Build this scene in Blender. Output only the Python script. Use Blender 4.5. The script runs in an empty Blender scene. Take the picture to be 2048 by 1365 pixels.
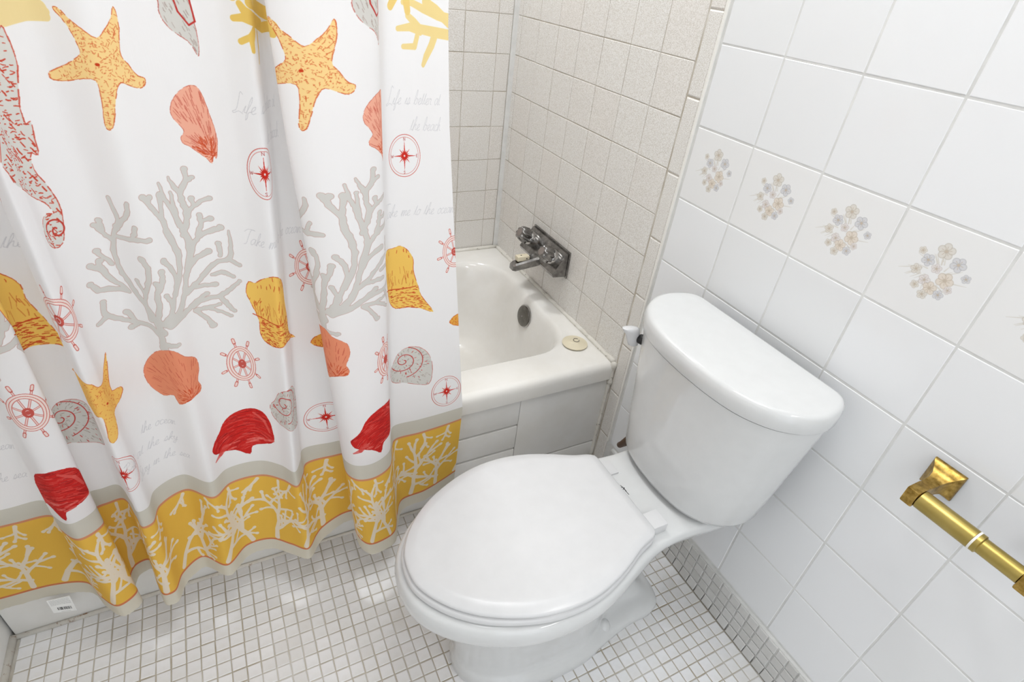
import bpy, bmesh, math, random
import numpy as np
from mathutils import Matrix, Vector
random.seed(4)
S = bpy.context.scene
COL = S.collection

# ------------------------------------------------------------------ camera
R = np.array([[0.89024, -0.443747, 0.102774], [-0.174187, -0.540143, -0.823349], [0.420871, 0.715076, -0.558152]])
CAM = np.array([-0.90645, -0.89164, 1.26369])
FPX = 1106.366
cam = bpy.data.cameras.new('camera'); cam.sensor_width = 36.0; cam.lens = FPX * 36.0 / 2048
cam.clip_start = 0.01
S.cycles.caustics_reflective = False; S.cycles.caustics_refractive = False
co = bpy.data.objects.new('camera', cam); COL.objects.link(co)
m = Matrix.Identity(4)
for i in range(3):
    m[i][0] = R[0][i]; m[i][1] = -R[1][i]; m[i][2] = -R[2][i]; m[i][3] = CAM[i]
co.matrix_world = m
S.camera = co

# ------------------------------------------------------------------ world, lights, exposure
S.view_settings.view_transform = 'Standard'
S.view_settings.look = 'None'
S.view_settings.gamma = 1.0
S.view_settings.use_curve_mapping = False
S.view_settings.exposure = 0.15
W = bpy.data.worlds.new('world'); S.world = W; W.use_nodes = True
W.node_tree.nodes['Background'].inputs[0].default_value = (0.9, 0.95, 1.0, 1)
W.node_tree.nodes['Background'].inputs[1].default_value = 0.3

def area(name, loc, direction, sx, sy, power, col=(1, 1, 1)):
    l = bpy.data.lights.new(name, 'AREA'); l.shape = 'RECTANGLE'; l.size = sx; l.size_y = sy
    l.energy = power; l.color = col
    o = bpy.data.objects.new(name, l); COL.objects.link(o); o.location = loc
    o.rotation_euler = Vector(direction).to_track_quat('-Z', 'Y').to_euler()
    return o
W.node_tree.nodes['Background'].inputs[1].default_value = 1.6
area('ceiling_light', (-.50, -.42, 2.31), (0, 0, -1), .7, .7, 8, (.97, .985, 1))
area('alcove_fill_light', (-.45, .71, 2.36), (0, 0, -1), .2, .16, 8.6, (.95, .98, 1))  # added fill lamp that brightens the tub alcove
area('vanity_light_source', (-.17, -1.55, 1.93), (-.5, .35, -.75), .5, .10, 4.5, (1, .99, .97))


# ------------------------------------------------------------------ materials
def lin(c):
    return tuple(((x / 12.92) if x <= 0.04045 else ((x + 0.055) / 1.055) ** 2.4) for x in c)
def srgb(r, g, b):
    return lin((r / 255, g / 255, b / 255)) + (1,)
class NT:
    def __init__(s, name):
        s.m = bpy.data.materials.new(name); s.m.use_nodes = True
        s.t = s.m.node_tree; s.n = s.t.nodes; s.b = s.n['Principled BSDF']
    def node(s, ty, **kw):
        n = s.n.new(ty)
        for k, v in kw.items():
            if k.startswith('_'): setattr(n, k[1:], v)
            else: n.inputs[k.replace('__', ' ')].default_value = v
        return n
    def link(s, a, b): s.t.links.new(a, b)
    def coord(s, kind='Object'):
        return s.node('ShaderNodeTexCoord').outputs[kind]
    def noise(s, scale, detail=3, rough=0.5, vec=None):
        n = s.node('ShaderNodeTexNoise', Scale=scale, Detail=detail, Roughness=rough)
        s.link(vec or s.coord(), n.inputs['Vector']); return n.outputs[0]
    def ramp(s, fac, stops):
        r = s.n.new('ShaderNodeValToRGB'); e = r.color_ramp.elements
        while len(e) < len(stops): e.new(0.5)
        for q, (p, c) in zip(e, stops): q.position = p; q.color = c
        s.link(fac, r.inputs[0]); return r.outputs[0]
    def mix(s, fac, a, b, mode='MIX'):
        n = s.n.new('ShaderNodeMix'); n.data_type = 'RGBA'; n.blend_type = mode
        for v, i in ((fac, 0), (a, 6), (b, 7)):
            if hasattr(v, 'is_output'): s.link(v, n.inputs[i])
            else: n.inputs[i].default_value = v
        return n.outputs[2]
    def bump(s, h, strength, dist=0.001):
        b = s.node('ShaderNodeBump', Strength=strength, Distance=dist)
        s.link(h, b.inputs['Height']); s.link(b.outputs[0], s.b.inputs['Normal'])
    def set(s, **kw):
        for k, v in kw.items():
            i = s.b.inputs[k.replace('__', ' ')]
            if hasattr(v, 'is_output'): s.link(v, i)
            else: i.default_value = v
        return s.m
def rnd(t):
    "a random value per tile: per object for single pieces, per island for joined ones"
    a = t.node('ShaderNodeObjectInfo').outputs['Random']
    g = t.n.new('ShaderNodeNewGeometry').outputs['Random Per Island']
    s = t.n.new('ShaderNodeMath'); s.operation = 'ADD'; t.link(a, s.inputs[0]); t.link(g, s.inputs[1])
    f = t.n.new('ShaderNodeMath'); f.operation = 'FRACT'; t.link(s.outputs[0], f.inputs[0])
    return f.outputs[0]
def plain(name, c, rough=0.5, metal=0.0, **kw):
    t = NT(name)
    n = t.noise(35, 3)
    c2 = tuple(x * 0.93 for x in c[:3]) + (1,)
    return t.set(Base__Color=t.mix(n, c, c2), Roughness=rough, Metallic=metal, **kw)

M = {}
M['porcelain'] = plain('white vitreous china', srgb(215, 216, 216), 0.08)
M['plastic'] = plain('white toilet seat plastic', srgb(215, 215, 216), 0.27)
t = NT('tub enamel')
n1 = t.noise(9, 4, 0.6)
M['enamel'] = t.set(Base__Color=t.ramp(n1, [(0.3, srgb(231, 228, 222)), (0.7, srgb(238, 236, 232))]), Roughness=0.12)
t = NT('apron enamel')
M['apron'] = t.set(Base__Color=t.ramp(t.noise(7, 5, 0.6), [(0.3, srgb(229, 227, 222)), (0.7, srgb(238, 237, 235))]), Roughness=0.25)
t = NT('white glazed wall tile')
k = rnd(t)
M['white_tile'] = t.set(Base__Color=t.ramp(k, [(0, srgb(230, 231, 232)), (1, srgb(236, 237, 239))]), Roughness=0.16)
t.bump(t.noise(14, 2), 0.08, 0.002)
t = NT('speckled beige tub tile')
sp = t.noise(560, 2, 0.7, t.n.new('ShaderNodeNewGeometry').outputs['Position'])
kk = rnd(t)
base = t.ramp(kk, [(0, srgb(236, 232, 228)), (0.5, srgb(236, 234, 231)), (1, srgb(237, 235, 232))])
M['beige_tile'] = t.set(Base__Color=t.mix(t.ramp(sp, [(0.38, (1, 1, 1, 1)), (0.56, (0, 0, 0, 1))]), base, srgb(205, 199, 190)), Roughness=0.32)
t = NT('mosaic floor tile')
kk = rnd(t)
blot = t.noise(11, 4, 0.6)
base = t.ramp(kk, [(0, srgb(226, 225, 225)), (0.35, srgb(232, 232, 233)), (0.6, srgb(234, 234, 236)), (1, srgb(239, 239, 241))])
M['mosaic'] = t.set(Base__Color=t.mix(t.ramp(blot, [(0.45, (0, 0, 0, 1)), (0.75, (0.5, 0.5, 0.5, 1))]), base, srgb(212, 208, 202)), Roughness=0.4)
t.bump(t.noise(120, 2), 0.1, 0.001)
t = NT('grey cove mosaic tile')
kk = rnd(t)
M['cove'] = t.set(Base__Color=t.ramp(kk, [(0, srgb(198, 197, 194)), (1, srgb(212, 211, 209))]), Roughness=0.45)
def grout(name, a, b, scale=25, dark=None):
    t = NT(name)
    c = t.ramp(t.noise(scale, 5, 0.65), [(0.35, a), (0.65, b)])
    if dark:
        c = t.mix(t.ramp(t.noise(60, 4, 0.7), [(0.6, (0, 0, 0, 1)), (0.72, (1, 1, 1, 1))]), c, dark)
    return t.set(Base__Color=c, Roughness=0.85)
M['floor_grout'] = grout('stained floor grout', srgb(166, 155, 134), srgb(208, 205, 198), 5)
M['wall_grout'] = grout('pale wall grout', srgb(214, 214, 212), srgb(226, 226, 224))
M['tub_grout'] = grout('tub wall grout', srgb(176, 166, 150), srgb(214, 209, 200), 14)
M['caulk'] = grout('mouldy caulk', srgb(212, 208, 198), srgb(226, 223, 216), 20, srgb(96, 86, 70))
M['rust'] = grout('rust stained corner grout', srgb(216, 211, 202), srgb(226, 223, 216), 40, srgb(150, 112, 84))
M['paint'] = plain('white wall paint', srgb(236, 235, 232), 0.6)
M['ceiling'] = plain('white ceiling paint', srgb(240, 240, 238), 0.8)
def metal(name, a, b, rough, scale=60):
    t = NT(name); n = t.noise(scale, 4, 0.6)
    return t.set(Base__Color=t.ramp(n, [(0.3, a), (0.7, b)]), Metallic=1.0, Roughness=rough)
M['chrome'] = metal('worn chrome', srgb(104, 102, 100), srgb(164, 162, 160), 0.22, 45)
M['bright_chrome'] = metal('chrome', srgb(165, 163, 160), srgb(190, 188, 186), 0.18)
M['plate_metal'] = metal('dull overflow plate', srgb(105, 103, 98), srgb(128, 125, 120), 0.35)
M['brass'] = metal('aged brass', srgb(128, 100, 44), srgb(196, 164, 92), 0.32, 110)
M['roller'] = metal('brushed gold roller', srgb(166, 146, 80), srgb(182, 162, 98), 0.34, 20)
M['white_ring'] = plain('white plastic ring', srgb(240, 238, 232), 0.4)
M['ivory'] = plain('ivory plastic', srgb(226, 216, 190), 0.4)
M['cap'] = plain('grey knob cap', srgb(128, 118, 112), 0.5)
M['black'] = plain('black print', srgb(30, 30, 32), 0.5)
M['ink'] = plain('dark ring', srgb(120, 112, 100), 0.6)
M['bronze'] = plain('dark brown pipe', srgb(92, 66, 44), 0.5)
def glow(name, c, s):
    t = NT(name)
    return t.set(Base__Color=c, Emission__Color=c, Emission__Strength=s, Roughness=0.4)
M['lamp_glass'] = glow('lit lamp glass', (1, 0.98, 0.96, 1), 3.0)

# ------------------------------------------------------------------ mesh helpers
def mesh(name, V, F, mat, smooth=False, uv=None):
    me = bpy.data.meshes.new(name)
    me.from_pydata([tuple(map(float, v)) for v in V], [], [tuple(map(int, q)) for q in F])
    if mat: me.materials.append(mat if not isinstance(mat, str) else M[mat])
    if smooth: me.polygons.foreach_set('use_smooth', [True] * len(me.polygons))
    if uv is not None:
        l = me.uv_layers.new(name='uv')
        idx = np.zeros(len(me.loops), dtype=np.int32); me.loops.foreach_get('vertex_index', idx)
        l.data.foreach_set('uv', np.asarray(uv, dtype=np.float32)[idx].ravel())
    me.update()
    return me
def link(name, me, parent=None, loc=(0, 0, 0)):
    o = bpy.data.objects.new(name, me); COL.objects.link(o); o.location = loc
    if parent: o.parent = parent
    return o
BASE = {}
def thing(name, label, cat, loc):
    o = bpy.data.objects.new(name, None); COL.objects.link(o); o.location = loc
    o.empty_display_size = 0.05
    o['label'] = label; o['category'] = cat; BASE[o.name] = Vector(loc); return o
def part(name, VF, mat, parent, smooth=True, label=None, uv=None, angle=None):
    "VF in world coordinates; parent is a thing or one of its parts"
    V, F = VF
    b = BASE[parent.name]
    me = mesh(name, [(v[0] - b.x, v[1] - b.y, v[2] - b.z) for v in V], F, mat, smooth, uv)
    bm = bmesh.new(); bm.from_mesh(me); bmesh.ops.recalc_face_normals(bm, faces=bm.faces); bm.to_mesh(me); bm.free()
    if smooth:
        me.set_sharp_from_angle(angle=math.radians(angle or 40))
    o = link(name, me, parent); BASE[o.name] = b
    if label: o['label'] = label
    return o
def struct(name, VF, mat, smooth=False):
    o = link(name, mesh(name, VF[0], VF[1], mat, smooth)); o['kind'] = 'structure'; BASE[o.name] = Vector((0, 0, 0)); return o
def join(*vfs):
    V = []; F = []
    for v, f in vfs:
        n = len(V); V += [tuple(p) for p in v]; F += [tuple(i + n for i in q) for q in f]
    return V, F
def box(x0, x1, y0, y1, z0, z1, b=0.0):
    if b <= 0:
        V = [(x, y, z) for x in (x0, x1) for y in (y0, y1) for z in (z0, z1)]
        return V, [(0, 1, 3, 2), (4, 6, 7, 5), (0, 4, 5, 1), (2, 3, 7, 6), (0, 2, 6, 4), (1, 5, 7, 3)]
    bm = bmesh.new(); bmesh.ops.create_cube(bm, size=1)
    for v in bm.verts:
        v.co = Vector(((x0 + x1) / 2 + v.co.x * (x1 - x0), (y0 + y1) / 2 + v.co.y * (y1 - y0), (z0 + z1) / 2 + v.co.z * (z1 - z0)))
    bmesh.ops.bevel(bm, geom=bm.edges[:], offset=b, segments=2, affect='EDGES', profile=0.6)
    return bm_vf(bm)
def bm_vf(bm):
    bm.verts.index_update()
    V = [tuple(v.co) for v in bm.verts]; F = [tuple(v.index for v in f.verts) for f in bm.faces]
    bm.free(); return V, F
def loft(loops, cap0=True, cap1=True, closed=True):
    V = [tuple(p) for l in loops for p in l]; n = len(loops[0]); F = []
    for i in range(len(loops) - 1):
        for j in range(n if closed else n - 1):
            k = (j + 1) % n
            F.append((i * n + j, i * n + k, (i + 1) * n + k, (i + 1) * n + j))
    if cap0: F.append(tuple(range(n))[::-1])
    if cap1: F.append(tuple((len(loops) - 1) * n + j for j in range(n)))
    return V, F
def frame(axis):
    a = Vector(axis).normalized(); u = a.orthogonal().normalized(); return a, u, a.cross(u)
def lathe(origin, axis, prof, n=32, flute=0, depth=0.0, capped=True):
    "prof = [(distance along the axis, radius)]"
    a, u, v = frame(axis); o = Vector(origin); L = []
    for d, r in prof:
        l = []
        for i in range(n):
            t = 2 * math.pi * i / n
            rr = r * (1 - depth * (0.5 + 0.5 * math.cos(flute * t))) if flute else r
            l.append(tuple(o + a * d + (u * math.cos(t) + v * math.sin(t)) * rr))
        L.append(l)
    return loft(L, capped, capped)
def tube(path, r, n=10):
    L = []; P = [Vector(p) for p in path]
    rs = r if isinstance(r, (list, tuple)) else [r] * len(P)
    for i, p in enumerate(P):
        d = (P[min(i + 1, len(P) - 1)] - P[max(i - 1, 0)]).normalized()
        ref = Vector((0.31, 0.2, 0.93)); u = d.cross(ref).normalized(); v = d.cross(u)
        L.append([tuple(p + (u * math.cos(2 * math.pi * k / n) + v * math.sin(2 * math.pi * k / n)) * rs[i]) for k in range(n)])
    return loft(L)
def resample(P, n):
    P = np.asarray(P, float); Q = np.vstack([P, P[:1]])
    d = np.r_[0, np.cumsum(np.linalg.norm(np.diff(Q, axis=0), axis=1))]
    t = np.linspace(0, d[-1], n, endpoint=False)
    return np.stack([np.interp(t, d, Q[:, i]) for i in range(Q.shape[1])], 1)
def crom(Pts, n, closed=False):
    Pts = np.asarray(Pts, float); out = []
    P = np.vstack([Pts[-1], Pts, Pts[0], Pts[1]]) if closed else np.vstack([2 * Pts[0] - Pts[1], Pts, 2 * Pts[-1] - Pts[-2]])
    for i in range(1, len(P) - 2):
        p0, p1, p2, p3 = P[i - 1:i + 3]
        e = lambda a, b: max(np.linalg.norm(b - a), 1e-9) ** .5
        t1 = e(p0, p1); t2 = t1 + e(p1, p2); t3 = t2 + e(p2, p3)
        t = np.linspace(t1, t2, n, endpoint=False)[:, None]
        a1 = (t1 - t) / t1 * p0 + t / t1 * p1
        a2 = (t2 - t) / (t2 - t1) * p1 + (t - t1) / (t2 - t1) * p2
        a3 = (t3 - t) / (t3 - t2) * p2 + (t - t2) / (t3 - t2) * p3
        b1 = (t2 - t) / t2 * a1 + t / t2 * a2
        b2 = (t3 - t) / (t3 - t1) * a2 + (t - t1) / (t3 - t1) * a3
        out.append((t2 - t) / (t2 - t1) * b1 + (t - t1) / (t2 - t1) * b2)
    return np.vstack(out + ([] if closed else [P[-2][None]]))
def mirror_outline(half, yc, n=96, smooth=4):
    "half = [(x, halfwidth)] from the rear centre to the front centre"
    h = crom(np.array(half), smooth)
    h[:, 1] = np.maximum(h[:, 1], 0)
    a = [(x, yc + w) for x, w in h]; b = [(x, yc - w) for x, w in h[::-1][1:-1]]
    return resample(np.array(a + b), n)
def inset(P, d):
    P = np.asarray(P); t = np.roll(P, -1, 0) - np.roll(P, 1, 0)
    nrm = np.stack([-t[:, 1], t[:, 0]], 1); nrm /= np.linalg.norm(nrm, axis=1)[:, None] + 1e-12
    area2 = np.sum(P[:, 0] * np.roll(P[:, 1], -1) - P[:, 1] * np.roll(P[:, 0], -1))
    return P + nrm * (d if area2 > 0 else -d)
def shrink(P, d):
    "move every point of an outline towards its centre by d"
    P = np.asarray(P); c = P.mean(0); v = c - P; return P + v / np.linalg.norm(v, axis=1)[:, None] * d
def at_z(P, z): return [(p[0], p[1], z) for p in P]
def rrect(x0, x1, y0, y1, r, k=10):
    out = []
    for cx, cy, a0 in ((x1 - r, y1 - r, 0), (x0 + r, y1 - r, 90), (x0 + r, y0 + r, 180), (x1 - r, y0 + r, 270)):
        for i in range(k + 1):
            a = math.radians(a0 + 90 * i / k); out.append((cx + r * math.cos(a), cy + r * math.sin(a)))
    return out
def dense(loop, m=4):
    out = []
    for i, p in enumerate(loop):
        q = loop[(i + 1) % len(loop)]
        k = m if (i % 11 == 10) else 1
        for j in range(k): out.append((p[0] + (q[0] - p[0]) * j / k, p[1] + (q[1] - p[1]) * j / k))
    return out
def tile_vf(w, h, t, b, ax):
    "tile centred at 0; ax = (a, b, n): front face towards n, lying at n = 0"
    a, bb, n = (np.array(q, float) for q in ax)
    V = []
    for hw, hh, d in ((w / 2, h / 2, -t), (w / 2, h / 2, -b), (w / 2 - b * 1.3, h / 2 - b * 1.3, 0)):
        for sx, sy in ((-1, -1), (1, -1), (1, 1), (-1, 1)): V.append(tuple(a * sx * hw + bb * sy * hh + n * d))
    F = [(8, 9, 10, 11)]
    for o in (0, 4):
        for i in range(4): F.append((o + i, o + (i + 1) % 4, o + 4 + (i + 1) % 4, o + 4 + i))
    return V, F
def tile_uv(ax_n=3):
    q = [(0, 0), (1, 0), (1, 1), (0, 1)]
    return q * 3

# ------------------------------------------------------------------ room
T = 0.1524
XL, YB, YF, ZC = -1.458, 0.855, -1.95, 2.40
floor = struct('floor', box(XL - .1, 0.1, YF - .1, YB + .1, -0.1, -0.0016), 'floor_grout')
ceiling = struct('ceiling', box(XL - .1, 0.1, YF - .1, YB + .1, ZC, ZC + .1), 'ceiling')
wall_right = struct('wall_right', box(0.0010, 0.12, YF - .1, YB + .1, 0, ZC), 'wall_grout')
wall_back = struct('wall_back', box(XL - .1, 0.12, YB + 0.0016, YB + .12, 0, ZC), 'tub_grout')
wall_left = struct('wall_left', box(XL - .12, XL, YF - .1, YB + .1, 0, ZC), 'paint')
wall_front = struct('wall_front', join(box(XL - .1, -1.32, YF - .12, YF, 0, ZC), box(-.42, 0.1, YF - .12, YF, 0, ZC), box(-1.32, -.42, YF - .12, YF, 2.06, ZC)), 'paint')   # unseen doorway gap added so world light comes in as soft fill
AXR = ((0, -1, 0), (0, 0, 1), (-1, 0, 0))     # right wall faces -x
AXB = ((-1, 0, 0), (0, 0, 1), (0, -1, 0))     # back wall faces -y
AXF = ((1, 0, 0), (0, 1, 0), (0, 0, 1))       # floor faces up
def tmesh(name, w, h, t, b, ax, mat):
    V, F = tile_vf(w, h, t, b, ax)
    return mesh(name, V, F, mat, False, tile_uv())
def jit(o, ax, a=0.0006, rot=0.0025):
    n = Vector(ax[2])
    o.location = Vector(o.location) + n * random.uniform(-a * .6, a * .4) + Vector(ax[0]) * random.uniform(-a, a) + Vector(ax[1]) * random.uniform(-a, a)
    e = [random.uniform(-rot, rot) for _ in range(3)]
    o.rotation_euler = e

# -- the flower sprig printed on one course of tiles
def canvas(h, w, c):
    a = np.empty((h, w, 4), np.float32); a[..., :3] = c; a[..., 3] = 1; return a
def cap(A, p, q, r0, r1, c, alpha=1.0):
    H, Wd = A.shape[:2]; m_ = max(r0, r1) + 1.5
    x0 = max(int(min(p[0], q[0]) - m_), 0); x1 = min(int(max(p[0], q[0]) + m_) + 1, Wd)
    y0 = max(int(min(p[1], q[1]) - m_), 0); y1 = min(int(max(p[1], q[1]) + m_) + 1, H)
    if x1 <= x0 or y1 <= y0: return
    X = np.arange(x0, x1)[None, :] + .5 - p[0]; Y = np.arange(y0, y1)[:, None] + .5 - p[1]
    dx, dy = q[0] - p[0], q[1] - p[1]; L = dx * dx + dy * dy
    tt = np.clip((X * dx + Y * dy) / L, 0, 1) if L > 1e-9 else np.zeros((y1 - y0, x1 - x0))
    d = np.hypot(X - tt * dx, Y - tt * dy)
    a = (np.clip(r0 + (r1 - r0) * tt - d + .5, 0, 1) * alpha)[..., None].astype(np.float32)
    A[y0:y1, x0:x1, :3] = A[y0:y1, x0:x1, :3] * (1 - a) + np.array(c, np.float32) * a
def inside(P, X, Y):
    r = np.zeros(np.broadcast(X, Y).shape, bool); n = len(P)
    for i in range(n):
        (xa, ya), (xb, yb) = P[i], P[(i + 1) % n]
        if ya == yb: continue
        r ^= ((ya > Y) != (yb > Y)) & (X < (xb - xa) * (Y - ya) / (yb - ya) + xa)
    return r
def fill(A, P, c, alpha=1.0):
    H, Wd = A.shape[:2]; P = np.asarray(P)
    x0 = max(int(P[:, 0].min()) - 1, 0); x1 = min(int(P[:, 0].max()) + 2, Wd)
    y0 = max(int(P[:, 1].min()) - 1, 0); y1 = min(int(P[:, 1].max()) + 2, H)
    if x1 <= x0 or y1 <= y0: return
    a = np.zeros((y1 - y0, x1 - x0), np.float32)
    for ox in (.25, .75):
        for oy in (.25, .75):
            a += inside(P, np.arange(x0, x1)[None, :] + ox, np.arange(y0, y1)[:, None] + oy) * .25
    a = (a * alpha)[..., None]
    A[y0:y1, x0:x1, :3] = A[y0:y1, x0:x1, :3] * (1 - a) + np.array(c, np.float32) * a
def to_image(name, A):
    H, Wd = A.shape[:2]
    im = bpy.data.images.new(name, Wd, H); im.pixels.foreach_set(A.ravel()); im.update(); im.pack(); return im
C8 = lambda r, g, b: (r / 255, g / 255, b / 255)
rs = np.random.RandomState(3)
FA = canvas(300, 300, C8(234, 234, 234))
blooms = [(150, 228, 24, 0), (196, 206, 22, 1), (118, 186, 19, 1), (150, 172, 15, 2), (186, 150, 24, 3), (100, 148, 16, 0), (136, 128, 17, 2),
          (160, 112, 20, 3), (118, 104, 13, 0), (190, 104, 15, 1), (232, 178, 13, 1), (92, 206, 12, 0), (150, 86, 15, 0), (206, 128, 12, 2)]
tones = [C8(208, 198, 182), C8(190, 190, 196), C8(214, 202, 198), C8(216, 196, 172)]
for _ in range(26):
    a = rs.uniform(0, 6.28); r0 = rs.uniform(20, 55); r1 = r0 + rs.uniform(18, 40)
    p = (150 + r0 * math.cos(a) * 1.15, 155 + r0 * math.sin(a)); q = (150 + r1 * math.cos(a + .2) * 1.15, 155 + r1 * math.sin(a + .2))
    cap(FA, p, q, 2.2, .6, C8(212, 208, 200), .7)
for x, y, r, k in blooms:
    for j in range(5):
        a = j * 1.2566 + x
        px_, py_ = x + r * .58 * math.cos(a), y + r * .58 * math.sin(a)
        cap(FA, (px_, py_), (px_ + .1, py_), r * .47, r * .47, tuple(.87 * v for v in tones[k]), .5)
        cap(FA, (px_, py_), (px_ + .1, py_), r * .36, r * .36, tuple(.45 * v + .51 for v in tones[k]), .8)
        cap(FA, (px_, py_), (x, y), .9, .5, C8(176, 160, 140), .55)
    cap(FA, (x, y), (x + .1, y), r * .2, r * .2, C8(190, 172, 150), .6)
IMF = to_image('flower sprig', FA)
t = NT('floral glazed wall tile')
it = t.n.new('ShaderNodeTexImage'); it.image = IMF; it.extension = 'EXTEND'; t.link(t.coord('UV'), it.inputs[0])
M['floral_tile'] = t.set(Base__Color=it.outputs[0], Roughness=0.2)

# -- white tiles of the right wall
mw = tmesh('white_tile', T - .0036, T - .0036, .007, .0008, AXR, 'white_tile')
mf = tmesh('floral_tile', T - .0036, T - .0036, .007, .0008, AXR, 'floral_tile')
for r in range(-7, 8):
    for c in range(0, 13):
        fl = (r == 2)
        o = link('floral_tile' if fl else 'white_tile', mf if fl else mw, wall_right, (0, -(c + .5) * T + .0, 1.335 - (r + .5) * T))
        jit(o, AXR)
        if fl: o['label'] = 'white tile with a pale printed flower sprig'
# -- tub alcove tiles (faucet wall): a bullnose strip, then square speckled tiles
T2 = 0.1098
Z2 = 0.7035                              # a bed joint
mb = tmesh('speckled_tile', T2 - .0022, T2 - .0022, .007, .0009, AXR, 'beige_tile')
for k in range(-7, 16):
    for c in range(0, 8):
        z = Z2 + (k + .5) * T2
        if z > ZC or z < 0.33 and c > 0 or z < 0.0: continue
        o = link('speckled_tile', mb, wall_right, (-0.0008, .0575 + (c + .5) * T2, z))
        if c == 0 and z < .33: continue_ = True
        jit(o, AXR, .0005)
mn = tmesh('bullnose_tile', .0425, .158, .010, .003, AXR, 'beige_tile')
mn0 = tmesh('bullnose_tile', .0425, .122, .010, .003, AXR, 'beige_tile')
for k in range(15):
    o = link('bullnose_tile', mn if k else mn0, wall_right, (-.0015, .0335, .047 + k * .1585 if k else .064)); jit(o, AXR, .0005)
bed = struct('tile_bed', box(.0007, .0020, .0125, YB + .002, 0, ZC), 'tub_grout')
bed.name = 'trim_6'
tr = struct('trim_1', box(-.0035, .003, .0065, .0125, .115, ZC, .001), 'white_ring')
# -- back wall tiles
mk = tmesh('speckled_tile', T2 - .0022, T2 - .0022, .007, .0009, AXB, 'beige_tile')
for k in range(-3, 16):
    for c in range(0, 14):
        z = Z2 + (k + .5) * T2
        if z > ZC: continue
        if (c + 1) * T2 > 1.45: continue
        o = link('speckled_tile', mk, wall_back, (-.0105 - .0 - (c + .5) * T2 + (.055 if c == 0 else .0), YB, z)) if False else \
            link('speckled_tile', mk, wall_back, (-.0645 - (c + .5) * T2, YB, z))
        jit(o, AXB, .0005)
mk2 = tmesh('speckled_tile', .046, T2 - .0022, .007, .0009, AXB, 'beige_tile')
for k in range(-3, 16):
    z = Z2 + (k + .5) * T2
    if z > ZC: continue
    o = link('speckled_tile', mk2, wall_back, (-.0405, YB, z)); jit(o, AXB, .0005)
struct('trim_2', box(-.016, .002, YB - .006, YB + .002, .37, ZC, .002), 'wall_grout')

# -- mosaic floor: the 300 nearest pieces one by one, the rest joined
PM = 0.0275
X0, Y0 = -1.0595, 0.0065
cells = []
for i in range(-20, 40):
    for j in range(-74, 4):
        x = X0 + (i + .5) * PM; y = Y0 + (j + .5) * PM
        if x < XL + .012 or x > -.02 or y < YF + .01 or y > .055: continue
        cells.append((x, y))
def project(p):
    d = R @ (np.array(p) - CAM); return 1024 + FPX * d[0] / d[2], 682.5 + FPX * d[1] / d[2], d[2]
def score(c):
    u, v, d = project((c[0], c[1], 0))
    if d < 0 or not (0 < u < 2048 and 0 < v < 1365): return 9
    if -.66 < c[0] < -.1 and abs(c[1] + .355) < .125: return 8       # under the toilet foot
    if u > 790 and u < 1310 and v < 1290: return 7                    # behind the bowl
    if c[1] > -.03: return 6
    return d
order = sorted(cells, key=score)
mt = [tmesh('mosaic_tile', PM - .0024 + dx, PM - .0024 + dy, .006, .0011, AXF, 'mosaic') for dx, dy in ((0, 0), (.0004, -.0003), (-.0004, .0003))]
for n, (x, y) in enumerate(order[:300]):
    o = link('mosaic_tile', mt[n % 3], floor, (x, y, 0)); jit(o, AXF, .0004, .006); o.rotation_euler[2] = random.uniform(-.02, .02)
V, F = [], []
base_v, base_f = tile_vf(PM - .0024, PM - .0024, .004, .0011, AXF)
for x, y in order[300:]:
    n = len(V); dx, dy, dz = random.uniform(-.0004, .0004), random.uniform(-.0004, .0004), random.uniform(-.0003, .0001)
    tx, ty = random.uniform(-.006, .006), random.uniform(-.006, .006); rz = random.uniform(-.02, .02)
    for v in base_v: V.append((x + dx + v[0] - rz * v[1], y + dy + v[1] + rz * v[0], dz + v[2] + tx * v[0] + ty * v[1]))
    F += [tuple(i + n for i in f) for f in base_f]
o = link('mosaic_field', mesh('mosaic_field', V, F, 'mosaic'), floor); o['kind'] = 'stuff'

# -- tiled cove base along the right wall
bb = struct('baseboard_right', box(-.0065, .0015, YF, -.020, 0, .1112), 'floor_grout')
bb.data.materials.clear(); bb.data.materials.append(M['wall_grout'])
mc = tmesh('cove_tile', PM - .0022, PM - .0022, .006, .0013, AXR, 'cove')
for r in range(4):
    for c in range(70):
        y = -.020 - (c + .5) * PM
        if y < YF: continue
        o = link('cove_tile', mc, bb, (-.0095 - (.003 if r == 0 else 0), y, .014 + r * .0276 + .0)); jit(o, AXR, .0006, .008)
        if r == 0: o.rotation_euler[1] = .18

# stained seam between the left wall and the floor, grout fillet in front of the tub
struct('trim_3', tube([(XL + .002, .06, .004), (XL + .002, -.4, .003), (XL + .002, -1.9, .003)], [.009, .006, .005], 8), 'rust', True)
struct('trim_4', tube([(XL, .06, .002), (-.8, .06, .001), (-.005, .06, .002)], [.006, .004, .005], 8), 'rust', True)

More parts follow.
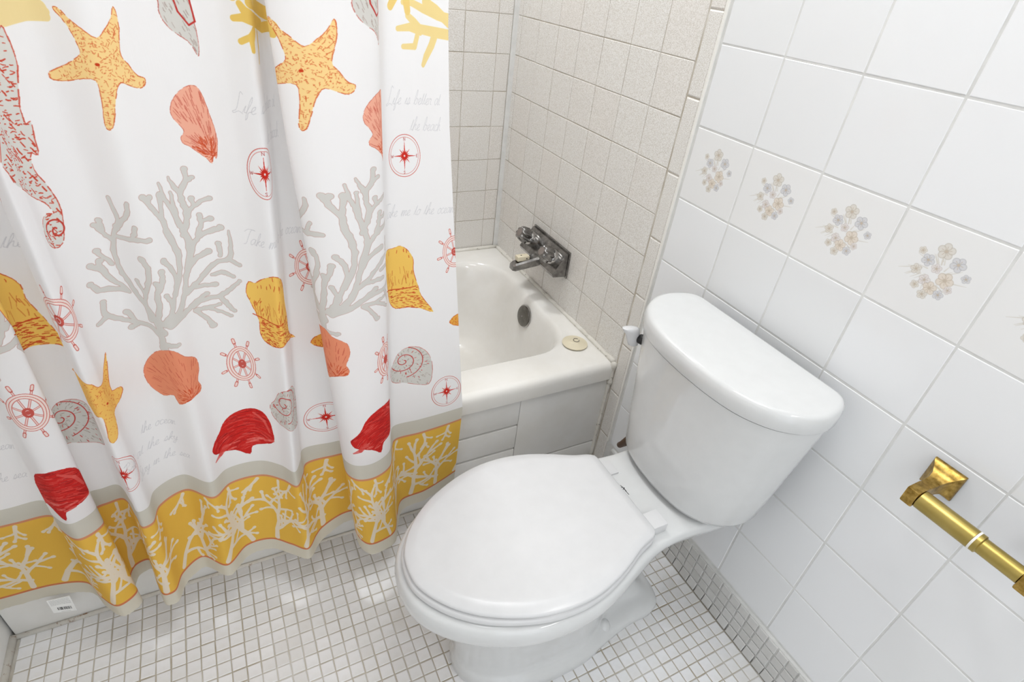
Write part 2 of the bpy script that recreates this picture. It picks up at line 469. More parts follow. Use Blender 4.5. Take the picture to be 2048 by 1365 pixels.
# ------------------------------------------------------------------ bathtub
TX0, TX1, TY0, TY1, TZ = -1.4555, -.001, .058, .848, .372
tub = thing('bathtub', 'off-white enamel bathtub behind the shower curtain', 'bathtub', (-.73, .45, 0))
def L(x0, x1, y0, y1, r, z): return [(p[0], p[1], z) for p in dense(rrect(x0, x1, y0, y1, r), 8)]
lo = [L(TX0, TX1, TY0, TY1, .012, .318), L(TX0, TX1, TY0 - .001, TY1, .012, .350), L(TX0, TX1, TY0 + .003, TY1, .014, .362), L(TX0, TX1, TY0 + .010, TY1 - .002, .016, .3695),
      L(TX0 + .008, TX1 - .004, TY0 + .022, TY1 - .012, .02, .3715),
      L(-1.36, -.055, .168, .770, .125, .3685), L(-1.355, -.060, .174, .764, .125, .3655), L(-1.345, -.066, .180, .757, .125, .357), L(-1.335, -.071, .186, .750, .125, .340),
      L(-1.30, -.088, .196, .74, .13, .26), L(-1.24, -.105, .208, .73, .13, .17), L(-1.20, -.125, .222, .715, .13, .10),
      L(-1.16, -.16, .245, .69, .12, .068), L(-1.10, -.22, .29, .645, .11, .058)]
part('basin', loft(lo, False, True), 'enamel', tub, angle=60)
ap = part('apron', box(TX0, TX1 - .002, .072, .09, 0, .335), 'apron', tub, False)
RX = -.293
for z0, z1 in ((.0, .134), (.1395, .2225), (.228, .3155)):
    part('apron_panel', box(TX0 + .004, RX, .0635, .078, z0 + .001, z1, .0035), 'apron', ap, True, angle=30)
part('apron_panel', box(RX + .001, TX1 - .003, .0650, .078, .070, .3155, .0035), 'apron', ap, True, angle=30)
part('apron_panel', box(RX + .001, TX1 - .003, .0635, .078, .001, .066, .0035), 'apron', ap, True, angle=30)
nrm = Vector((-.985, 0, .17))
ov = part('overflow_plate', lathe((-.078, .452, .308), nrm, [(0, .034), (.004, .0355), (.009, .034), (.0115, .029), (.0125, .012), (.0125, .001)], 40), 'plate_metal', tub, label='dull round metal overflow plate')
part('screw', lathe(Vector((-.078, .452, .308)) + nrm * .012, nrm, [(0, .0035), (.0015, .003)], 12), 'chrome', ov)
part('rim_ring', lathe((-.0775, .452, .308), nrm, [(-.002, .037), (.004, .0385), (.005, .036), (.0045, .033)], 40, capped=False), 'bright_chrome', ov)
# caulk between tub, tiles and corner
cl = join(tube([(-.004, y, .3735 + random.uniform(-.001, .001)) for y in np.linspace(.065, .845, 40)], [.0075 + random.uniform(-.0015, .0015) for _ in range(40)], 8),
          tube([(-.003, .0625, z) for z in np.linspace(.30, .375, 10)], [.008 + random.uniform(-.002, .003) for _ in range(10)], 8),
          tube([(x, .847, .3735) for x in np.linspace(-1.45, -.004, 30)], .007, 8),
          tube([(-.004, .064, z) for z in np.linspace(.0, .30, 20)], [.006 + random.uniform(-.001, .0015) for _ in range(20)], 8))
struct('trim_5', cl, 'caulk', True)

# drain stopper lying on the tub corner
ds = thing('drain_stopper', 'round ivory drain stopper lying on the tub corner', 'stopper', (-.062, .182, .3715))
part('stopper_disc', lathe((-.062, .182, .3712), (0, 0, 1), [(0, .034), (.002, .0375), (.004, .0372), (.008, .022), (.0095, .013), (.0105, .012), (.0105, .0015)], 44), 'ivory', ds)
part('pull_ring', (lambda c: tube([(c[0] + .0085 * math.cos(a), c[1] + .0085 * math.sin(a), .3822) for a in np.linspace(.5, 6.0, 26)], .0011, 6))((-.058, .183)), 'ink', ds, label='small dark ring on the stopper')

# ------------------------------------------------------------------ bath faucet
fc = thing('bath_faucet', 'worn chrome two-handle bath faucet on the beige tiled wall', 'faucet', (0, .475, .49))
part('wall_plate', box(-.006, .0, .362, .588, .484, .571, .0015), 'chrome', fc, False)
prof = [(0, .566), (-.012, .566), (-.0545, .503), (-.050, .493), (0, .489)]
bo = []
for y, k in ((.366, 0), (.370, .0), (.40, 1), (.55, 1), (.580, 0), (.584, 0)):
    bo.append([(x if k or i in (0, 4) else x, y + (0 if k else 0), z) for i, (x, z) in enumerate(prof)])
V, F = loft(bo)
part('body', (V, F), 'chrome', fc, False)
ax = Vector((-.86, 0, .50))
for y in (.408, .553):
    o0 = Vector((-.030, y, .537))
    col_ = part('collar', lathe(o0 - ax * .006, ax, [(0, .0245), (.012, .0255), (.020, .0245), (.026, .021), (.027, .010)], 32), 'bright_chrome', fc)
    kn = part('handle', lathe(o0 + ax * .019, ax, [(0, .016), (.001, .0255), (.006, .0270), (.024, .0245), (.034, .0215), (.0375, .0182), (.038, .013), (.0372, .002)], 64, 8, .20), 'chrome', fc, angle=50)
    part('handle_cap', lathe(o0 + ax * .0555, ax, [(0, .0128), (.0022, .0125), (.0026, .011), (.0022, .001)], 28), 'cap', kn, label='grey disc on the handle end')
sl = []
for x, z, w, h in ((-.030, .505, .021, .013), (-.060, .500, .0195, .0135), (-.10, .4935, .0175, .0125), (-.128, .488, .016, .0115), (-.136, .486, .0125, .0085)):
    sl.append([(x, .478 + w * sx, z + h * sz) for sx, sz in ((-1, -1), (-.75, -1.15), (.75, -1.15), (1, -1), (1, .6), (.7, 1), (-.7, 1), (-1, .6))])
part('spout', loft(sl), 'chrome', fc, False)
dv = part('diverter_block', box(-.121, -.079, .468, .490, .505, .5205, .0025), 'ivory', fc, True, label='cream plastic block on the spout', angle=30)
for q in ((-.099, .4905, .513), (-.105, .479, .5208)):
    part('hole', lathe(q, (0, 1, 0) if q[1] > .49 else (0, 0, 1), [(-.001, .0022), (.0004, .0022)], 10), 'black', dv)
part('hole', lathe((-.090, .4675, .513), (0, -1, 0), [(-.001, .002), (.0006, .002)], 10), 'black', dv)

# ------------------------------------------------------------------ toilet
YC = -.355
wc = thing('toilet', 'white two-piece toilet with the lid down', 'toilet', (-.4, YC, 0))
rim = [(-.03, 0), (-.03, .06), (-.032, .105), (-.045, .122), (-.10, .123), (-.17, .117), (-.22, .115), (-.27, .119), (-.31, .128), (-.35, .142), (-.39, .157), (-.44, .171), (-.49, .177), (-.54, .175), (-.58, .168), (-.63, .149), (-.67, .126), (-.705, .097), (-.73, .066), (-.743, .036), (-.748, 0)]
def grow(h, kx, kw, xr):
    "scale about the bowl centre and move the rear end"
    out = []
    for x, w in h:
        if x < -.44: nx = -.44 + (x + .44) * kx
        else: nx = -.44 + (x + .44) * ((xr + .44) / (-.03 + .44))
        out.append((nx, w * kw if not callable(kw) else w * kw(nx)))
    return out
ped = lambda xr, xf, w, wr: [(xr, 0), (xr - .003, wr * .55), (xr - .014, wr * .85), (xr - .04, wr), (xr - .10, wr * 1.02), (-.30, wr * .55 + w * .45), (-.36, w * .97), (-.42, w), (-.48, w * .98), (-.53, w * .9), (xf + .06, w * .74), (xf + .025, w * .5), (xf + .006, w * .25), (xf, 0)]
mo = lambda h: mirror_outline(h, YC, 120)
lv = [(.000, mo(ped(-.122, -.640, .117, .083))), (.018, mo(ped(-.121, -.641, .118, .085))), (.030, mo(ped(-.124, -.640, .114, .077))), (.037, mo(ped(-.132, -.639, .107, .062))), (.046, mo(ped(-.15, -.638, .099, .040))), (.075, mo(ped(-.17, -.638, .095, .034))),
      (.14, mo(ped(-.16, -.645, .097, .040))), (.20, mo(ped(-.135, -.66, .106, .046))), (.25, mo(ped(-.10, -.683, .124, .056))),
      (.29, mo(grow(rim, .93, lambda x: .84 if x < -.45 else (.78 if x < -.38 else .68), -.07))), (.325, mo(grow(rim, .99, lambda x: .955 if x < -.42 else (.92 if x < -.35 else .86), -.045))), (.345, mo(grow(rim, 1.02, lambda x: 1.01 if x < -.3 else .95, -.036))),
      (.368, mo(grow(rim, 1.022, 1.02, -.031))), (.380, mo(grow(rim, 1.01, 1.0, -.032))), (.3855, inset(mo(rim), .008)), (.387, inset(mo(rim), .02))]
zz = crom(np.array([[z] + list(o.ravel()) for z, o in lv]), 3)
loops = [at_z(q[1:].reshape(-1, 2), max(q[0], 0)) for q in zz]
part('bowl', loft(loops), 'porcelain', wc, angle=75)
lidh = [(-.285, 0), (-.285, .100), (-.287, .105), (-.298, .1125), (-.33, .122), (-.385, .147), (-.44, .165), (-.49, .1715), (-.537, .169), (-.58, .159), (-.63, .138), (-.664, .118), (-.696, .091), (-.722, .058), (-.736, .028), (-.739, 0)]
def sharp_outline(half, n=160):
    h = np.vstack([np.array(half[:3], float), crom(np.array(half[2:], float), 5)[1:]])
    a = [(x, YC + max(w, 0)) for x, w in h]; b = [(x, YC - max(w, 0)) for x, w in h[::-1][1:-1]]
    return resample(np.array(a + b), n)
LO = sharp_outline(lidh)
so = sharp_outline([(x - (.004 if x < -.6 else 0), w * 1.012) for x, w in lidh])
part('seat', loft([at_z(shrink(so, .004), .3885), at_z(so, .391), at_z(so, .399), at_z(shrink(so, .003), .4025), at_z(shrink(so, .012), .4035)]), 'plastic', wc, angle=50)
part('seat_lid', loft([at_z(shrink(LO, .006), .4045), at_z(shrink(LO, .001), .4065), at_z(LO, .409), at_z(shrink(LO, .0015), .4125), at_z(shrink(LO, .004), .4145), at_z(shrink(LO, .018), .4195), at_z(shrink(LO, .022), .4203), at_z(shrink(LO, .03), .4205)]), 'plastic', wc, angle=50)
for s in (-1, 1):
    part('hinge', box(-.287, -.250, YC + s * .079 - .019, YC + s * .079 + .019, .386, .4095 if s < 0 else .391, .0025 if s < 0 else .001), 'plastic', wc, True, angle=30)
part('bolt_cap', lathe((-.296, YC - .072, .028), (0, 0, 1), [(0, .0165), (.006, .016), (.014, .0125), (.019, .007), (.0205, .001)], 24), 'porcelain', wc)
part('bolt_cap', lathe((-.296, YC + .072, .028), (0, 0, 1), [(0, .0165), (.006, .016), (.014, .0125), (.019, .007), (.0205, .001)], 24), 'porcelain', wc)
YT = -.347
dh = [(-.031, 0), (-.031, .165), (-.036, .180), (-.05, .194), (-.075, .204), (-.10, .208), (-.125, .2055), (-.15, .196), (-.18, .174), (-.203, .142), (-.216, .11), (-.225, .06), (-.228, 0)]
def tank_outline(n=140):
    h = np.vstack([np.array(dh[:2]), crom(np.array(dh[1:]), 5)[1:]])
    a = [(x, YT + max(w, 0)) for x, w in h]; b = [(x, YT - max(w, 0)) for x, w in h[::-1][1:-1]]
    return resample(np.array(a + b), n)
D = tank_outline()
def sq(P, ky, x1):
    Q = P.copy(); Q[:, 1] = YT + (P[:, 1] - YT) * ky; Q[:, 0] = -.033 + (P[:, 0] + .031) * ((x1 + .033) / (-.228 + .031)); return Q
part('tank', loft([at_z(inset(sq(D, .77, -.212), .03), .3885), at_z(inset(sq(D, .77, -.212), .014), .3905), at_z(inset(sq(D, .775, -.214), .004), .397), at_z(sq(D, .785, -.216), .41), at_z(sq(D, .84, -.2185), .49), at_z(sq(D, .90, -.2205), .58), at_z(sq(D, .962, -.2225), .67), at_z(sq(D, .978, -.2245), .688)]), 'porcelain', wc, angle=50)
part('tank_lid', loft([at_z(inset(D, .016), .6882), at_z(inset(D, .014), .6905), at_z(inset(D, .001), .6912), at_z(D, .693), at_z(inset(D, -.0005), .712), at_z(inset(D, .0015), .7215), at_z(inset(D, .005), .7262), at_z(inset(D, .011), .7278), at_z(inset(D, .03), .728)]), 'porcelain', wc, angle=55)
# flush lever on the tub side of the tank
Ls = []
for cx, cy, hx, hy, z in ((-.186, -.1715, .006, .004, .6275), (-.187, -.1715, .010, .0065, .630), (-.190, -.171, .013, .0075, .642), (-.193, -.170, .0145, .0085, .655), (-.198, -.168, .0175, .0105, .666), (-.200, -.167, .0175, .0105, .671), (-.200, -.167, .012, .007, .6732)):
    Ls.append([(cx + hx * math.cos(a), cy + hy * math.sin(a) - .25 * hx * math.cos(a), z) for a in np.linspace(0, 2 * math.pi, 20, endpoint=False)])
fl_ = part('flush_lever', loft(Ls), 'plastic', wc, angle=60)
part('lever_bush', lathe((-.178, -.181, .648), (-.35, .9, 0), [(-.012, .0105), (.003, .0105), (.005, .009)], 20), 'black', fl_, label='dark bushing behind the lever')
# small printed mark on the deck behind the lid
mk_ = [[(0, 0), (.010, .002), (.018, .0005)], [(.004, -.003), (.009, .0045), (.0105, -.002)], [(.0105, .0), (.014, .0022), (.021, .0008), (.027, .0012)]]
vf = []
for s_ in mk_:
    pts = [(-.2665 + y_ * .9 + x_ * .05, YC + .030 - x_, .3874) for x_, y_ in s_]
    vf.append(tube(pts, .0006, 5))
part('printed_mark', join(*vf), 'black', wc, label='small black script mark')
# water supply behind the tank
sp_ = thing('supply_pipe', 'dark brown water supply pipe behind the toilet tank', 'pipe', (0, -.075, .2))
part('pipe', tube([(-.0, -.082, .20), (-.03, -.082, .20), (-.048, -.086, .205), (-.055, -.100, .225), (-.056, -.130, .29), (-.056, -.175, .34), (-.056, -.21, .379)], .0085, 12), 'bronze', sp_)
part('escutcheon', lathe((0, -.082, .20), (-1, 0, 0), [(0, .026), (.004, .024), (.008, .012)], 24), 'bronze', sp_)

# ------------------------------------------------------------------ toilet paper holder
tp = thing('toilet_paper_holder', 'empty aged brass toilet paper holder on the white tiled wall', 'holder', (0, -.77, .685))
def post(y, s, nm):
    ls = []
    for x, hw, hz, dz in ((0, .0235, .0245, 0), (-.004, .0235, .0245, 0), (-.007, .022, .023, 0), (-.012, .0165, .017, -.001), (-.019, .0118, .0125, -.002), (-.030, .0092, .0105, -.003), (-.045, .0082, .0105, -.004), (-.060, .0080, .0115, -.004)):
        ls.append([(x, y + hw * a, .687 + dz + hz * b) for a, b in ((-1, -1), (1, -1), (1, 1), (-1, 1))])
    p = part(nm, loft(ls), 'brass', tp, True, angle=32)
    part('post_head', box(-.088, -.056, y - .0088, y + .0088, .669, .6975, .003), 'brass', p, True, angle=30)
post(-.6935, 1, 'post'); post(-.8470, -1, 'post')
YA = -.7015
part('roller_sleeve', lathe((-.074, YA, .683), (0, -1, 0), [(0, .011), (.002, .0148), (.076, .0148), (.0775, .0135)], 32), 'roller', tp)
part('roller_ring', lathe((-.074, YA - .0765, .683), (0, -1, 0), [(0, .0150), (.0028, .0150)], 32), 'white_ring', tp, label='white plastic ring between the two roller halves')
part('roller_tube', lathe((-.074, YA - .079, .683), (0, -1, 0), [(0, .0145), (.006, .0145), (.0075, .0122), (.057, .0122), (.059, .009)], 32), 'roller', tp)

# ------------------------------------------------------------------ shower curtain
LV = np.array([[[-1452.0,45.0],[-1410.0,44.0],[-1340.0,40.0],[-1283.0,18.0],[-1256.0,-25.0],[-1224.0,-59.0],[-1195.0,-40.0],[-1208.0,0.0],[-1200.0,30.0],[-1178.0,34.0],[-1163.0,-34.0],[-1150.0,-66.0],[-1131.0,-66.0],[-1115.0,-28.0],[-1080.0,-2.0],[-1034.0,-43.0],[-991.0,-6.0],[-944.0,-8.0],[-905.0,-40.0],[-873.0,-65.0],[-848.0,-35.0],[-831.0,-21.0],[-780.0,3.0],[-757.0,0.0],[-765.0,-50.0],[-759.0,-88.0],[-743.0,-107.0],[-710.0,-105.0],[-686.0,-95.0],[-665.0,-50.0],[-642.0,-12.0],[-581.0,-3.0],[-530.0,15.0],[-487.0,33.0]],[[-1452.0,50.0],[-1430.0,50.0],[-1343.9,50.0],[-1293.1,49.2],[-1273.1,5.6],[-1243.7,-25.7],[-1209.6,-3.4],[-1223.6,41.6],[-1203.9,44.0],[-1180.2,45.1],[-1154.7,-8.2],[-1142.6,-38.5],[-1127.9,-33.6],[-1117.4,6.1],[-1072.0,29.7],[-1023.0,-9.8],[-993.0,15.9],[-932.6,15.9],[-895.8,-11.4],[-873.1,-40.3],[-857.8,-11.2],[-848.0,18.5],[-792.3,18.1],[-766.6,14.1],[-774.6,-13.6],[-772.6,-45.3],[-756.8,-66.3],[-724.1,-72.9],[-682.8,-51.9],[-662.5,2.6],[-651.3,20.8],[-588.0,22.4],[-525.1,25.3],[-478.6,29.4]],[[-1452.0,62.0],[-1430.0,62.0],[-1343.9,62.0],[-1293.1,61.2],[-1273.1,35.6],[-1243.7,4.3],[-1201.4,-10.0],[-1217.4,30.0],[-1207.4,55.0],[-1166.4,55.0],[-1159.5,0.0],[-1140.0,-25.0],[-1131.2,-10.0],[-1125.7,10.0],[-1076.0,50.0],[-1016.6,20.0],[-976.3,35.0],[-923.1,50.0],[-875.8,35.0],[-838.2,12.0],[-825.5,45.0],[-818.6,60.0],[-805.4,65.0],[-794.7,60.0],[-802.7,25.0],[-806.7,-10.0],[-780.1,-30.0],[-725.3,-30.0],[-669.3,-5.0],[-656.0,30.0],[-637.9,60.0],[-589.5,65.0],[-551.4,60.0],[-527.8,60.0]]]) / 1000.0
def curtain_surface(nz=130, ztop=1.945, n=12, HZ=.12, zc=1.02):
    a, b, c = [crom(l, n) for l in LV]
    ln = lambda q: np.r_[0, np.cumsum(np.linalg.norm(np.diff(q, axis=0), axis=1))]
    u = (ln(a) + ln(b) + ln(c)) / 3
    zs = np.r_[np.linspace(HZ, .5, nz // 2, endpoint=False), np.linspace(.5, ztop, nz - nz // 2)]
    V = []
    for z in zs:
        if z <= .37:
            q = (z - .37) / (HZ - .37); xy = b * (1 - q) + a * q
        else:
            q = (z - .37) / (zc - .37)
            xy = b * (1 - q) + c * q if q <= 1 else c + (c - b) * min(q - 1, .25) * .6
        V.append(np.c_[xy, np.full(len(xy), z)])
    return np.array(V), u, zs
# ---- the print
RES = .0006
U1, V0, V1 = 1.412, .11, 1.94
A = canvas(int((V1 - V0) / RES), int(U1 / RES), C8(243, 242, 243))
P_ = lambda p: (p[0] / RES, (p[1] - V0) / RES)
def stroke(pts, w, c, alpha=1.0):
    for i in range(len(pts) - 1):
        a, b = pts[i], pts[i + 1]
        w0 = (a[2] if len(a) > 2 else w) / RES; w1 = (b[2] if len(b) > 2 else w) / RES
        cap(A, P_(a), P_(b), w0, w1, c, alpha)
def shape(pts, c, edge=None, ew=.0006, dash=True, sm=3):
    Q = crom(np.array(pts, float), sm, True)
    fill(A, [P_(q) for q in Q], c)
    if edge is not None:
        for i in range(len(Q)):
            if dash and rs.rand() < .18: continue
            stroke([tuple(Q[i] + rs.uniform(-.0004, .0004, 2)), tuple(Q[(i + 1) % len(Q)])], ew * rs.uniform(.35, .95), edge, .85)
    return Q
def hatch(Q, n, c, direc, l=(.004, .009), w=.0005, alpha=.9, keep=None):
    x0, y0 = Q.min(0); x1, y1 = Q.max(0); k = 0
    for _ in range(n * 4):
        if k >= n: break
        p = np.array([rs.uniform(x0, x1), rs.uniform(y0, y1)])
        if not inside(Q, p[0:1], p[1:2])[0]: continue
        if keep and not keep(p): continue
        d = np.array(direc(p)); d = d / (np.linalg.norm(d) + 1e-9); le = rs.uniform(*l); q = p + d * le
        if not inside(Q, q[0:1], q[1:2])[0]: continue
        stroke([tuple(p), tuple((p + q) / 2 + rs.uniform(-.0006, .0006, 2)), tuple(q)], w * rs.uniform(.6, 1.3), c, alpha); k += 1
DATA = {"star":[[6310,11676],[6364,11675],[6474,11566],[6579,11478],[6692,11385],[6823,11490],[6919,11593],[6990,11726],[7010,11668],[7002,11500],[6969,11367],[6941,11183],[7000,11091],[7093,10946],[7165,10911],[7153,10838],[7089,10795],[6973,10827],[6843,10875],[6776,10797],[6714,10633],[6661,10442],[6620,10333],[6569,10296],[6539,10337],[6561,10522],[6585,10712],[6570,10903],[6373,10889],[6128,10840],[6016,10862],[6013,10922],[6071,10965],[6241,11041],[6385,11117],[6491,11207],[6478,11328],[6439,11462],[6386,11556],[6309,11646]],"salmon_hi":[[7713,10810],[7773,10795],[7820,10704],[7856,10536],[7891,10352],[7917,10163],[7910,10017],[7860,9815],[7831,9851],[7793,9736],[7732,9810],[7636,9899],[7540,9990],[7460,10046],[7451,10118],[7507,10197],[7481,10269],[7411,10368],[7386,10461],[7418,10583],[7500,10690],[7614,10776]],"grey_shell":[[7518,11805],[7504,11700],[7532,11594],[7593,11498],[7669,11430],[7764,11365],[7820,11287],[7864,11186],[7884,11240],[7897,11427],[7888,11607],[7881,11783],[7880,11831]],"seahorse":[[5758,11446],[5777,11338],[5787,11173],[5774,11023],[5727,10837],[5668,10610],[5652,10492],[5656,10368],[5705,10388],[5688,10191],[5658,9981],[5595,10021],[5560,9810],[5620,9631],[5661,9452],[5683,9299],[5657,9086],[5608,8889],[5559,8793],[5469,8756],[5312,8849],[5287,9007],[5361,9145],[5499,9235],[5583,9214],[5559,9333],[5465,9452],[5303,9561],[5063,9733],[5009,9901],[4971,10058]],"salmon_lo":[[6460,6787],[6620,6793],[6760,6647],[6969,6525],[7015,6393],[6992,6222],[6924,6055],[6967,5917],[6927,5825],[6761,5790],[6620,5729],[6457,5650],[6410,5742],[6379,5827],[6139,5749],[6003,5892],[5950,6098],[5948,6246],[5992,6394],[6114,6573],[6287,6721]],"star_lo":[[3976,6470],[4638,6773],[4988,6656],[5076,6549],[5311,6565],[5472,6762],[5546,6906],[5492,6643],[5405,6229],[5570,6192],[5585,6126],[5450,5952],[5219,5923],[5153,5722],[5062,5498],[4961,5449],[4924,5516],[4953,5756],[4948,6015],[4773,6019]],"gold_shell":[[12171,8047],[12580,8017],[12764,8043],[12936,7915],[13029,7736],[13025,7505],[13118,7176],[13193,6920],[13441,6522],[13149,6655],[12878,6717],[12643,6726],[12454,6947],[12302,7294],[12200,7534]],"gold_mid":[[8051,7817],[8161,7805],[8289,7893],[8522,7996],[8627,7956],[8831,7755],[8871,7459],[8930,7143],[8976,6746],[9237,6469],[8990,6565],[8681,6667],[8525,6648],[8368,6629],[8197,6688],[8129,6842],[8142,7064],[8098,7237],[8027,7437],[7980,7604]],"red_shell":[[7201,4864],[7343,5019],[7551,5097],[7749,5101],[7913,5039],[8023,4883],[8078,4626],[8060,4327],[7848,4231],[7597,4171],[7531,3970],[7312,4161],[6934,4275],[6863,4423],[6944,4527],[7099,4671]],"snail":[[12460,5055],[12434,5304],[12552,5435],[12688,5664],[12903,5764],[13115,5722],[13286,5557],[13378,5295],[13384,4975],[13310,4706],[13081,4755],[12776,4877],[12614,4911]],"coral":[[[6464,6831,60],[6482,7097,60],[6413,7464,50],[6251,7776,50],[6154,8018,45],[6083,8221,40],[6093,8510,40],[6167,8758,40],[6306,9013,40],[6267,9332,35]],[[6162,8742,40],[6463,8735,40],[6696,8730,35]],[[6470,8759,35],[6550,8918,35]],[[6240,8887,40],[6494,9136,40],[6529,9288,35]],[[5880,8520,35],[6011,8289,30]],[[5752,8330,40],[5862,8240,50],[5949,8023,40],[6121,7822,40]],[[5876,8367,35],[5867,8238,40]],[[5690,8052,35],[5753,7926,45],[5916,7878,40],[6118,7812,40]],[[5958,8912,30],[6028,8771,35],[6129,8658,40]],[[6022,8979,35],[6024,8825,35]],[[5753,7716,35],[5730,7512,40],[5893,7346,40],[6025,7260,40],[6340,7222,50],[6443,7088,50]],[[5606,7394,30],[5735,7455,35]],[[6002,7440,45],[6075,7260,40]],[[5981,7153,35],[6085,7213,35]],[[6508,8423,45],[6565,8300,40],[6520,8059,45],[6413,7831,35],[6363,7606,40],[6380,7354,50]],[[6324,8036,30],[6394,7827,30]],[[6747,8197,45],[6720,8051,40],[6617,7862,40],[6580,7622,50],[6508,7356,50],[6523,7153,70]],[[6619,8026,30],[6638,7930,30]],[[6716,7801,40],[6781,7646,40],[6737,7470,50],[6597,7303,60]],[[6824,8359,45],[6931,8190,40],[6955,7948,40],[6855,7735,40],[6801,7575,40],[6724,7419,50]],[[6750,9369,45],[6854,9172,40],[6962,8994,40],[6986,8816,50],[7063,8569,50],[7089,8319,45],[7028,8045,45],[6890,7785,50]],[[6831,9362,40],[6794,9281,40]],[[7005,9356,45],[6978,9121,40],[6977,8952,40]],[[7037,9519,20],[7080,9282,30],[7143,9109,35],[7209,8851,40],[7255,8686,45],[7267,8476,45],[7191,8205,40],[7126,7952,40],[7032,7668,50],[6907,7468,60],[6666,7296,70]],[[7165,9371,20],[7178,9156,25],[7190,8966,30]],[[7411,9686,35],[7392,9512,40],[7292,9340,40],[7298,9186,40],[7328,9017,45],[7286,8858,40],[7215,8696,45]],[[7481,9552,25],[7404,9503,30]],[[7174,9590,15],[7231,9441,30],[7292,9340,35]],[[7658,9215,30],[7505,9152,35],[7371,9064,35],[7324,8994,40]],[[7421,9227,30],[7452,9129,30]],[[7492,8964,35],[7481,8820,35],[7420,8667,40]],[[7624,8883,35],[7487,8852,30]],[[7746,8730,45],[7570,8684,40],[7411,8619,40]],[[7489,8663,35],[7350,8549,40],[7233,8280,45]],[[7515,8354,45],[7300,8262,40],[7171,8089,45]],[[7850,8684,15],[7850,8439,30],[7790,8210,40],[7574,8144,40],[7407,7999,40],[7284,7869,40],[7098,7727,50]],[[7675,8463,35],[7670,8256,35]],[[7795,7888,30],[7676,7963,40],[7492,7944,30]],[[7934,8105,30],[7788,8193,40]],[[7514,7767,35],[7371,7782,35],[7242,7791,40]],[[7367,7625,40],[7171,7498,45],[6960,7381,50],[6662,7279,70]],[[7887,7803,25],[7727,7657,40],[7561,7552,40],[7301,7531,40],[7144,7470,45]],[[7718,7237,30],[7631,7379,40],[7558,7534,40]],[[7523,7398,30],[7378,7367,35],[7203,7383,40]],[[7650,7153,25],[7488,7270,30],[7375,7348,30]],[[7376,7024,45],[7298,7187,35],[7171,7366,40]],[[6720,6887,35],[6590,6892,40],[6490,6925,60]]],"gold_l":[[[8379,11692,39],[8497,11713,49],[8677,11655,59],[9162,11559,68],[10576,11595,68]],[[8478,11869,39],[8524,11795,49],[8640,11722,59],[9112,11604,68]],[[8621,11895,78],[9187,11772,88],[10588,11649,88]],[[8442,11425,39],[8567,11491,39],[8641,11570,49]],[[8585,11317,29],[8580,11437,39],[8657,11557,39]],[[8745,11154,20],[8813,11332,34],[8832,11514,39]]],"gold_r":[[[12880,12012,39],[13053,12015,49],[13319,11943,59],[13657,11873,68],[14013,11837,78]],[[12980,11837,49],[13126,11749,59],[13239,11665,68],[13603,11635,78],[14011,11612,78]],[[12772,11651,39],[13020,11682,59],[13250,11630,59]],[[12881,11404,39],[13122,11413,49],[13181,11564,49]],[[13313,11153,39],[13384,11281,59],[13515,11453,68],[13603,11614,78]],[[13362,12040,68],[13626,11940,78],[14013,11788,78]]],"gold_tl":[[[5782,11494,61],[5961,11566,72],[6176,11568,61]],[[5974,11572,61],[6005,11692,61]],[[6164,11567,51],[6206,11618,41]]]}
def D_(k): return [tuple(v / 10000 for v in q) for q in DATA[k]]
def DS(k): return [[(q[0] / 10000, q[1] / 10000, q[2] / 10000) for q in s] for s in DATA[k]]
def sh(pts, du, dv): return [(p[0] + du, p[1] + dv) + tuple(p[2:]) for p in pts]
RED = C8(206, 74, 34); LRED = C8(203, 88, 78); GREY = C8(214, 212, 207); SAL = C8(242, 176, 152); SAL2 = C8(234, 147, 112)
STAR = C8(248, 213, 146); STAR2 = C8(245, 198, 104); GOLD = C8(246, 202, 100)
PW = .4225
def m_star(du, dv, key='star', c=STAR):
    Q = shape(sh(D_(key), du, dv), c, C8(212, 92, 44), .0007); cen = Q.mean(0)
    hatch(Q, 300, C8(214, 96, 50), lambda p: (p[1] - cen[1] + rs.uniform(-.02, .02), -(p[0] - cen[0]) + rs.uniform(-.02, .02)), (.001, .003), .00032, .75)
    hatch(Q, 46, C8(206, 80, 34), lambda p: (p[0] - cen[0], p[1] - cen[1]), (.003, .007), .0003, .75)
    stroke([tuple(cen), (cen[0] + .001, cen[1])], .0018, C8(200, 60, 20))
def m_scallop(du, dv, key, c, hinge):
    Q = shape(sh(D_(key), du, dv), c, C8(205, 95, 75), .0005); h = np.array(hinge) + (du, dv)
    hatch(Q, 90, C8(190, 70, 55), lambda p: h - p, (.006, .016), .0004, .55)
    hatch(Q, 110, RED, lambda p: h - p, (.003, .008), .0005, .9, lambda p: np.linalg.norm(p - h) < .030)
